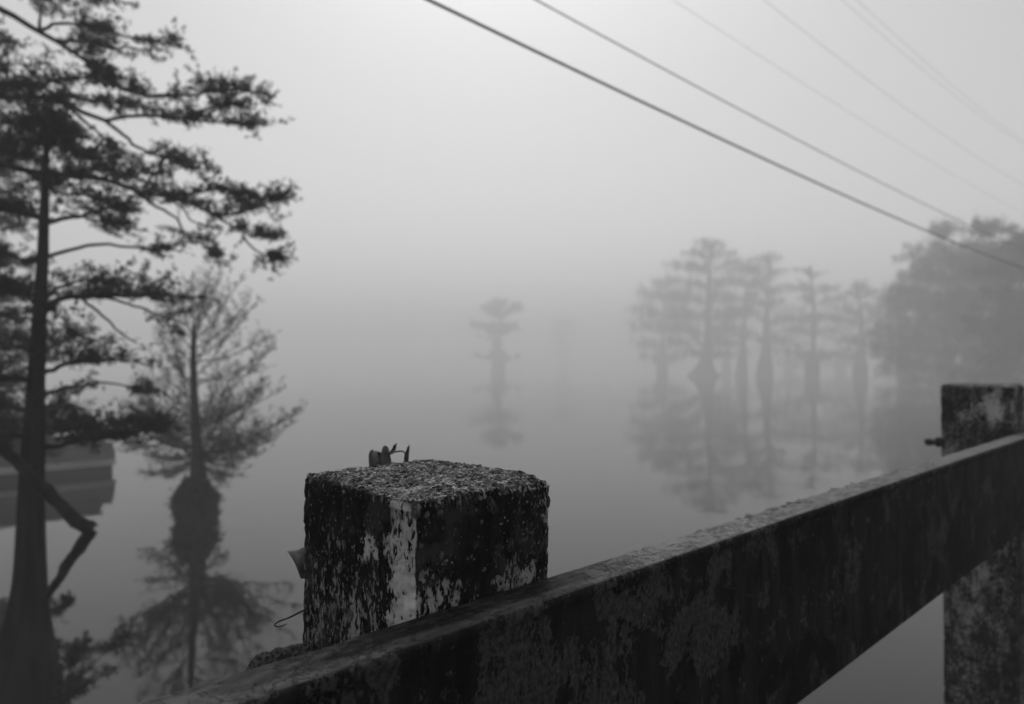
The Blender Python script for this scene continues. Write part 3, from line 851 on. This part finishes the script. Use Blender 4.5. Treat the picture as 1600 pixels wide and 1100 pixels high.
# --- cypress farther left, hazier, mostly behind the other two
YC = 12.5
rng = np.random.default_rng(31)
treeC = empty('cypress_tree', at(-75, 826, YC)); tag(treeC, 'hazy cypress standing behind the flared trunk, mostly hidden by nearer limbs', 'tree', 'cypress trees beside the bridge')
trunk_obj(treeC, [(-72, 180, 2), (-72, 320, 4), (-73, 500, 7), (-74, 650, 11), (-75, 760, 20), (-75, 826, 36), (-75, 840, 40)], YC, 14, flute=0.1)
PC = ppm(YC)
for q in range(30):
    py = 250 + 460 * (q / 29) + rng.uniform(-10, 10)
    side = 1 if q % 3 else -1
    L = rng.uniform(70, 150) * (1 if side > 0 else 0.8)
    dep = YC + rng.uniform(-1.4, 1.6)
    pix = [(-73, py + 12, YC), (-73 + side * L * .4, py, (YC + dep) / 2), (-73 + side * L, py + rng.uniform(-6, 14), dep)]
    leafy_branch(treeC, px_line(pix, YC), 3.0 * PC, 0.6 * PC, rng, 40, .2, 1, (0.2, 0.5), up=.3, spray=0.10, gap=0.05, sub=2)
for pix in ([(-74, 690), (20, 668, 12.3), (120, 668, 12.0), (180, 676, 11.8), (206, 690, 11.8)], [(-74, 640), (-10, 630, 11.6), (60, 640, 11.2), (110, 650, 11.0)]):
    leafy_branch(treeC, px_line(pix, YC), 3.6 * PC, 0.7 * PC, rng, 90, .25, 1, (0.12, 0.36), up=.15, spray=0.09, gap=0.04, sub=3, droop=.2)

# --- slender cypress with mossy bulging foot, out in the water
YD = 13.3
rng = np.random.default_rng(41)
treeD = empty('cypress_tree', at(305, 811, YD)); tag(treeD, 'slender sparse cypress rising from a shaggy bulging foot in the water', 'tree', 'cypress trees beside the bridge')
trunk_obj(treeD, [(303, 505, 2), (303, 515, 3.6), (302, 560, 4.5), (303, 620, 6), (306, 680, 8), (309, 715, 10), (309, 742, 12), (308, 749, 13), (306, 756, 16), (305, 766, 18), (305, 785, 20), (304, 812, 21), (304, 835, 21)], YD, 22, flute=0.15, ns=110)
PD = ppm(YD)
tips = [(700, 470, 645), (706, 448, 668), (692, 456, 652), (640, 432, 535), (655, 440, 610), (600, 425, 545), (592, 404, 580), (566, 420, 528), (560, 402, 472), (545, 388, 470), (530, 368, 448), (518, 346, 424), (514, 331, 414),
        (516, 300, 428), (530, 281, 455), (550, 265, 478), (570, 252, 490), (600, 246, 520), (622, 240, 560), (652, 233, 600), (672, 226, 640), (700, 229, 680), (712, 235, 712), (702, 260, 722), (716, 372, 727), (720, 384, 700),
        (690, 382, 650), (664, 402, 620), (540, 320, 440), (575, 345, 470), (590, 365, 500), (610, 270, 540), (640, 262, 600), (660, 280, 560), (680, 340, 590), (700, 250, 660), (704, 400, 690), (698, 290, 640), (690, 330, 640), (708, 350, 700), (710, 275, 690)]
tips += [(rng.uniform(600, 722), 305 + sd * rng.uniform(40, 115), rng.uniform(585, 722)) for sd in (-1, 1) for _ in range(5)]
tips += [(716, 232, 742), (712, 262, 748), (720, 360, 744), (714, 402, 712), (708, 425, 690), (716, 345, 752), (700, 215, 668)]
for q, (sy, tx, ty) in enumerate(tips):
    sx = 303 + (6 if sy > 690 else 0)
    dep = YD + rng.uniform(-1.4, 1.4)
    mx, my = sx + (tx - sx) * 0.5, sy + (ty - sy) * 0.42 + 6
    low = sy > 660
    leafy_branch(treeD, px_line([(sx, sy, YD), (mx, my, (YD * 2 + dep) / 3), (tx, ty, dep)], YD), (1.9 if low else 1.2) * PD, 0.45 * PD, rng, 30 if low else 24, .15, 1, (0.14, 0.50), up=0.7 if ty < sy else 0.1, spray=0.058, gap=0.055 if low else 0.075, sub=2, clump=False)
fr = MB()
m = 6500
th = rng.uniform(0, 2 * math.pi, m); zz = rng.uniform(0.02, 0.80, m)
rr = np.interp(zz, [0, .3, .5, .62, .7, .95], np.array([22, 22, 20, 17, 13, 10]) * PD) * rng.uniform(0.9, 1.05, m)
lump = np.array([mnoise.noise(Vector((math.cos(a_) * 2.2, math.sin(a_) * 2.2, z_ * 5))) for a_, z_ in zip(th, zz)])
rr *= 1 + 0.26 * lump + 0.08 * np.sin(5 * th)
c0 = at(305, 811, YD)
pos = np.stack([c0[0] + rr * np.cos(th), c0[1] + rr * np.sin(th), zz], -1)
dr = np.stack([np.cos(th) * .6, np.sin(th) * .6, rng.uniform(-1.6, 0.0, m)], -1) + 0.3 * rng.standard_normal((m, 3))
sprays(fr, pos, dr, np.minimum(rng.uniform(0.05, 0.20, m) * (1 + 0.8 * np.maximum(lump, 0)), zz * 1.1 + 0.03), rng, 3, 0.12)
fr.build('hanging_moss', M_MOSS, treeD, False)

# --- cypresses out in the fog
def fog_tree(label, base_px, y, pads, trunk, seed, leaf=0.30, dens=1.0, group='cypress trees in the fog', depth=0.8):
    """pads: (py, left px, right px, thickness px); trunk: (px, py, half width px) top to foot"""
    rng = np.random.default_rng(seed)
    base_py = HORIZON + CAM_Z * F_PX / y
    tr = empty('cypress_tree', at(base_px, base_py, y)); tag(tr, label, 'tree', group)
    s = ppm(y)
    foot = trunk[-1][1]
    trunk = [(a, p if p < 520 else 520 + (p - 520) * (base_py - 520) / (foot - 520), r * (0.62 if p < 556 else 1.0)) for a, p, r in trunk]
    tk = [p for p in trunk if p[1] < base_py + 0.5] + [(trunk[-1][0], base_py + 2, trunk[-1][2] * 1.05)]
    trunk_obj(tr, tk, y, 12, flute=0.12, seed=seed, ns=100, bark=M_BARK_HAZED)
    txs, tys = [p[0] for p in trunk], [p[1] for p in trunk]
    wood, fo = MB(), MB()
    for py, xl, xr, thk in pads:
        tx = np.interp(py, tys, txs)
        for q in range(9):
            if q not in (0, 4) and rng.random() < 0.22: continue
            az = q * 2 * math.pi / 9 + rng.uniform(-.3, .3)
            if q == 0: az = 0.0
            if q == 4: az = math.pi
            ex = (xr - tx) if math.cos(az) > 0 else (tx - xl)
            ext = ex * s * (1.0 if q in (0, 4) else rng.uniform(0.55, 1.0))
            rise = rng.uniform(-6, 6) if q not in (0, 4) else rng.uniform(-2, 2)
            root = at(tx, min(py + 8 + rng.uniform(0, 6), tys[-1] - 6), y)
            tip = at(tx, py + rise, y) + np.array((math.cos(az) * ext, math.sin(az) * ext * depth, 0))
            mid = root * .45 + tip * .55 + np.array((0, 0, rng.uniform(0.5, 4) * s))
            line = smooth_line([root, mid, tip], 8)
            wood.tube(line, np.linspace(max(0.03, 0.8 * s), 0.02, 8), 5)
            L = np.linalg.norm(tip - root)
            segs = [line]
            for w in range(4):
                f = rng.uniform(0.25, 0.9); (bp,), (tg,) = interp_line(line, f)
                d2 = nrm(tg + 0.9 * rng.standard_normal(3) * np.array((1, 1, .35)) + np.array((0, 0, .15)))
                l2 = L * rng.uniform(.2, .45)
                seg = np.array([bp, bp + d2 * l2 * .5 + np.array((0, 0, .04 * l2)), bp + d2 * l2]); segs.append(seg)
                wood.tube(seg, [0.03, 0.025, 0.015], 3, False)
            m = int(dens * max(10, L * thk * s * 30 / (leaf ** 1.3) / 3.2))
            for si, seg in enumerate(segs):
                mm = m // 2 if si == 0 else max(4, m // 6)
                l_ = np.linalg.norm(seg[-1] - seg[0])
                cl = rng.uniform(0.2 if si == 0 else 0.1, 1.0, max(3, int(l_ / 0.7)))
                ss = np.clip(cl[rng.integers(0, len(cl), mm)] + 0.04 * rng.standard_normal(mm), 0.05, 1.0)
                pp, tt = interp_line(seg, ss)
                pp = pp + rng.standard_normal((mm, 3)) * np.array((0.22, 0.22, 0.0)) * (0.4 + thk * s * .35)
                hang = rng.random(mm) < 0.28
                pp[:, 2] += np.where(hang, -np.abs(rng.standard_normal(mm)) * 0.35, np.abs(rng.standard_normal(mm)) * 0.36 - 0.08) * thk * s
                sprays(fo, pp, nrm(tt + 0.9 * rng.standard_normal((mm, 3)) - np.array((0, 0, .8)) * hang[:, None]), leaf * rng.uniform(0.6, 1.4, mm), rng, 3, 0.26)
    tag(wood.build('branches', M_BARK_HAZED, tr), kind='stuff')
    fo.build('crown', M_LEAF_HAZED, tr, False)
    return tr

fog_tree('lone small pale cypress with flat tiers out on the open water', 779, 265,
         [(472, 770, 796, 5), (482, 752, 818, 7), (488, 757, 800, 5), (509, 735, 806, 8), (514, 744, 810, 5), (525, 748, 775, 3), (538, 768, 784, 5), (556, 742, 812, 5), (551, 764, 790, 5)],
         [(783, 464, 1), (781, 500, 3), (779, 545, 6), (779, 562, 7), (778, 572, 11), (778, 583, 11)], 51, 0.5, 2.4)
fog_tree('barely visible cypress right of the lone cypress, almost lost in fog', 880, 450,
         [(504, 864, 898, 10), (518, 860, 903, 10), (534, 862, 900, 10), (550, 866, 896, 8)],
         [(880, 498, 1), (880, 540, 4), (880, 578, 7)], 52, 0.8, 0.7)
fog_tree('broad layered cypress with wide buttressed foot, tallest of the fog row', 1105, 178,
         [(380, 1085, 1128, 12), (396, 1064, 1150, 12), (416, 1036, 1192, 13), (440, 1042, 1182, 14), (464, 1014, 1172, 16), (490, 1004, 1185, 16), (514, 1022, 1160, 14), (534, 1040, 1150, 10), (552, 1052, 1142, 7)],
         [(1110, 368, 1), (1108, 440, 5), (1106, 520, 9), (1104, 566, 9), (1101, 586, 16), (1100, 598, 27)], 53, 0.36, 1.0)
fog_tree('dim rounded cypress behind the broad layered one', 1035, 225,
         [(440, 1015, 1060, 14), (460, 995, 1075, 18), (485, 988, 1080, 18), (510, 985, 1080, 18), (535, 990, 1075, 16), (558, 1000, 1070, 14)],
         [(1040, 425, 1), (1036, 520, 4), (1034, 586, 9)], 54, 0.6, 0.8)
fog_tree('narrow cypress stem close beside the broad layered cypress', 1160, 190,
         [(418, 1140, 1192, 10), (440, 1138, 1205, 12), (462, 1130, 1190, 12), (486, 1140, 1194, 12), (520, 1142, 1186, 9)],
         [(1170, 405, 1), (1164, 480, 4), (1161, 550, 8), (1158, 596, 10)], 55, 0.4, 0.8)
fog_tree('dark straight cypress stem with thin crown in the middle of the row', 1196, 174,
         [(404, 1180, 1222, 9), (422, 1166, 1232, 10), (450, 1176, 1242, 11), (470, 1168, 1226, 11), (498, 1180, 1254, 9), (530, 1176, 1236, 7)],
         [(1204, 398, 1), (1199, 470, 4), (1197, 560, 8), (1196, 580, 12), (1195, 600, 13)], 56, 0.36, 0.85)
fog_tree('thin cypress with forked top and bottle-shaped foot', 1271, 164,
         [(420, 1240, 1268, 6), (426, 1264, 1290, 6), (450, 1228, 1312, 9), (466, 1244, 1322, 9), (496, 1214, 1300, 10), (516, 1232, 1306, 8), (548, 1200, 1325, 6), (556, 1240, 1300, 5)],
         [(1266, 415, 1), (1272, 480, 4), (1271, 555, 6), (1270, 580, 11), (1270, 604, 10)], 57, 0.34, 0.9)
fog_tree('thin cypress with bottle-shaped foot at the edge of the dense grove', 1345, 158,
         [(446, 1330, 1356, 7), (458, 1316, 1370, 8), (482, 1308, 1394, 10), (498, 1296, 1380, 10), (530, 1316, 1400, 10), (552, 1286, 1402, 7)],
         [(1340, 436, 1), (1346, 500, 4.5), (1345, 560, 6), (1345, 584, 11), (1345, 605, 11)], 58, 0.34, 0.9)
# dimmer trees standing behind the row
for bx, yy, top, hw, sd, lab in ((1135, 250, 452, 44, 71, 'very dim cypress seen between the broad cypress and the narrow stem'),
                                 (1232, 255, 470, 36, 72, 'very dim low cypress filling the gap behind the forked cypress'),
                                 (1312, 240, 462, 40, 73, 'very dim cypress behind the two bottle-footed cypresses')):
    rz = random.Random(sd)
    fog_tree(lab, bx, yy, [(top + 16 + q * 17 + rz.uniform(-4, 4), bx - hw * rz.uniform(.5, 1.1), bx + hw * rz.uniform(.5, 1.1), rz.uniform(9, 16)) for q in range(6)],
             [(bx + rz.uniform(-6, 6), top, 1), (bx, 540, 4), (bx, 583, 8)], sd, 0.6, 0.7)
# the grove at the right, each tree nearer than the one before
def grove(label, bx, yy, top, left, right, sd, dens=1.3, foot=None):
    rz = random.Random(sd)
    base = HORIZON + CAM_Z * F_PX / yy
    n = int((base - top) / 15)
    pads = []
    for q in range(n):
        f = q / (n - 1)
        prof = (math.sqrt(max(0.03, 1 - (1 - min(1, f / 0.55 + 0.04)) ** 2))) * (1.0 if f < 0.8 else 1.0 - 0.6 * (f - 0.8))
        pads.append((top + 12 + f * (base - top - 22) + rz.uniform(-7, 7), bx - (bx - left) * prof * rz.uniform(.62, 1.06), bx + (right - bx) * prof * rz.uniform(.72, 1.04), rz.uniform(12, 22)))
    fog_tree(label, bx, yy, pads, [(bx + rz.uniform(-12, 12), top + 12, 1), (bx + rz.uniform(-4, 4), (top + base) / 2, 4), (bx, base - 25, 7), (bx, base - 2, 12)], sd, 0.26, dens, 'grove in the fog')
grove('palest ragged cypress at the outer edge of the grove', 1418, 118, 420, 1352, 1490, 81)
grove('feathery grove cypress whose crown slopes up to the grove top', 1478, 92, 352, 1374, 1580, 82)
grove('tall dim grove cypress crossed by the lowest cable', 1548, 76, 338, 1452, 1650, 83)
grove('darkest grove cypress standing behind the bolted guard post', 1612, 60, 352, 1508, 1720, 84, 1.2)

# ------------------------------------------------------------------ floating dock box behind the flared trunk
# its right-hand end stands at pixel column 180; water line near row 738 there
def on_water(px, py):
    d = at(px, py, 1.0) - np.array((0, 0, CAM_Z)); return d * (CAM_Z / -d[2]) + np.array((0, 0, CAM_Z))
A = on_water(180, 738); Bp = on_water(-20, 757)
dk = empty('floating_dock', A, math.atan2((Bp - A)[1], (Bp - A)[0])); tag(dk, 'low grey plank-sided floating dock shed behind the flared cypress trunk', 'dock')
Ld = np.linalg.norm(Bp - A)
b = MB(); b.box((0.05, -2.4, -0.25), (Ld, -0.06, 0.30)); local_child('float', b.mesh('float', False), dk, (0, 0, 0)).data.materials.append(M_FLOAT)
for n, (z0, z1, pr) in enumerate(((0.225, 0.275, 0.03), (0.305, 0.36, 0.012))):
    b = MB(); b.box((-0.03 + n * .01, -2.45, z0), (Ld + .03, pr, z1)); local_child('fascia_board', b.mesh('fascia_board', False), dk, (0, 0, 0)).data.materials.append(M_TRIM)
z = 0.37
for n in range(6):
    x0 = (0.0, 0.0, 0.03, 0.05, 0.30, 0.36)[n]
    b = MB(); b.box((x0, -2.2, z), (Ld, -0.02 - 0.006 * (n % 2), z + 0.112)); local_child('plank', b.mesh('plank', False), dk, (0, 0, 0)).data.materials.append(M_PLANK)
    z += 0.118
b = MB(); b.box((0.28, -2.3, z + 0.002), (Ld, 0.05, z + 0.05)); local_child('roof_board', b.mesh('roof_board', False), dk, (0, 0, 0)).data.materials.append(M_TRIM)

# ------------------------------------------------------------------ fog
m = bpy.data.materials.new('morning fog'); m.use_nodes = True
for n_ in list(m.node_tree.nodes): m.node_tree.nodes.remove(n_)
mo = m.node_tree.nodes.new('ShaderNodeOutputMaterial'); pv = m.node_tree.nodes.new('ShaderNodeVolumePrincipled')
pv.inputs['Color'].default_value = g(0.99)
pv.inputs['Density'].default_value = 0.0077
pv.inputs['Anisotropy'].default_value = 0.05
m.node_tree.links.new(pv.outputs[0], mo.inputs['Volume'])
b = MB(); b.box((-WR - 12, -WR - 12, -1.2), (WR + 12, WR + 12, 42.0))
hz = b.build('haze', m, None, False); tag(hz, kind='stuff')
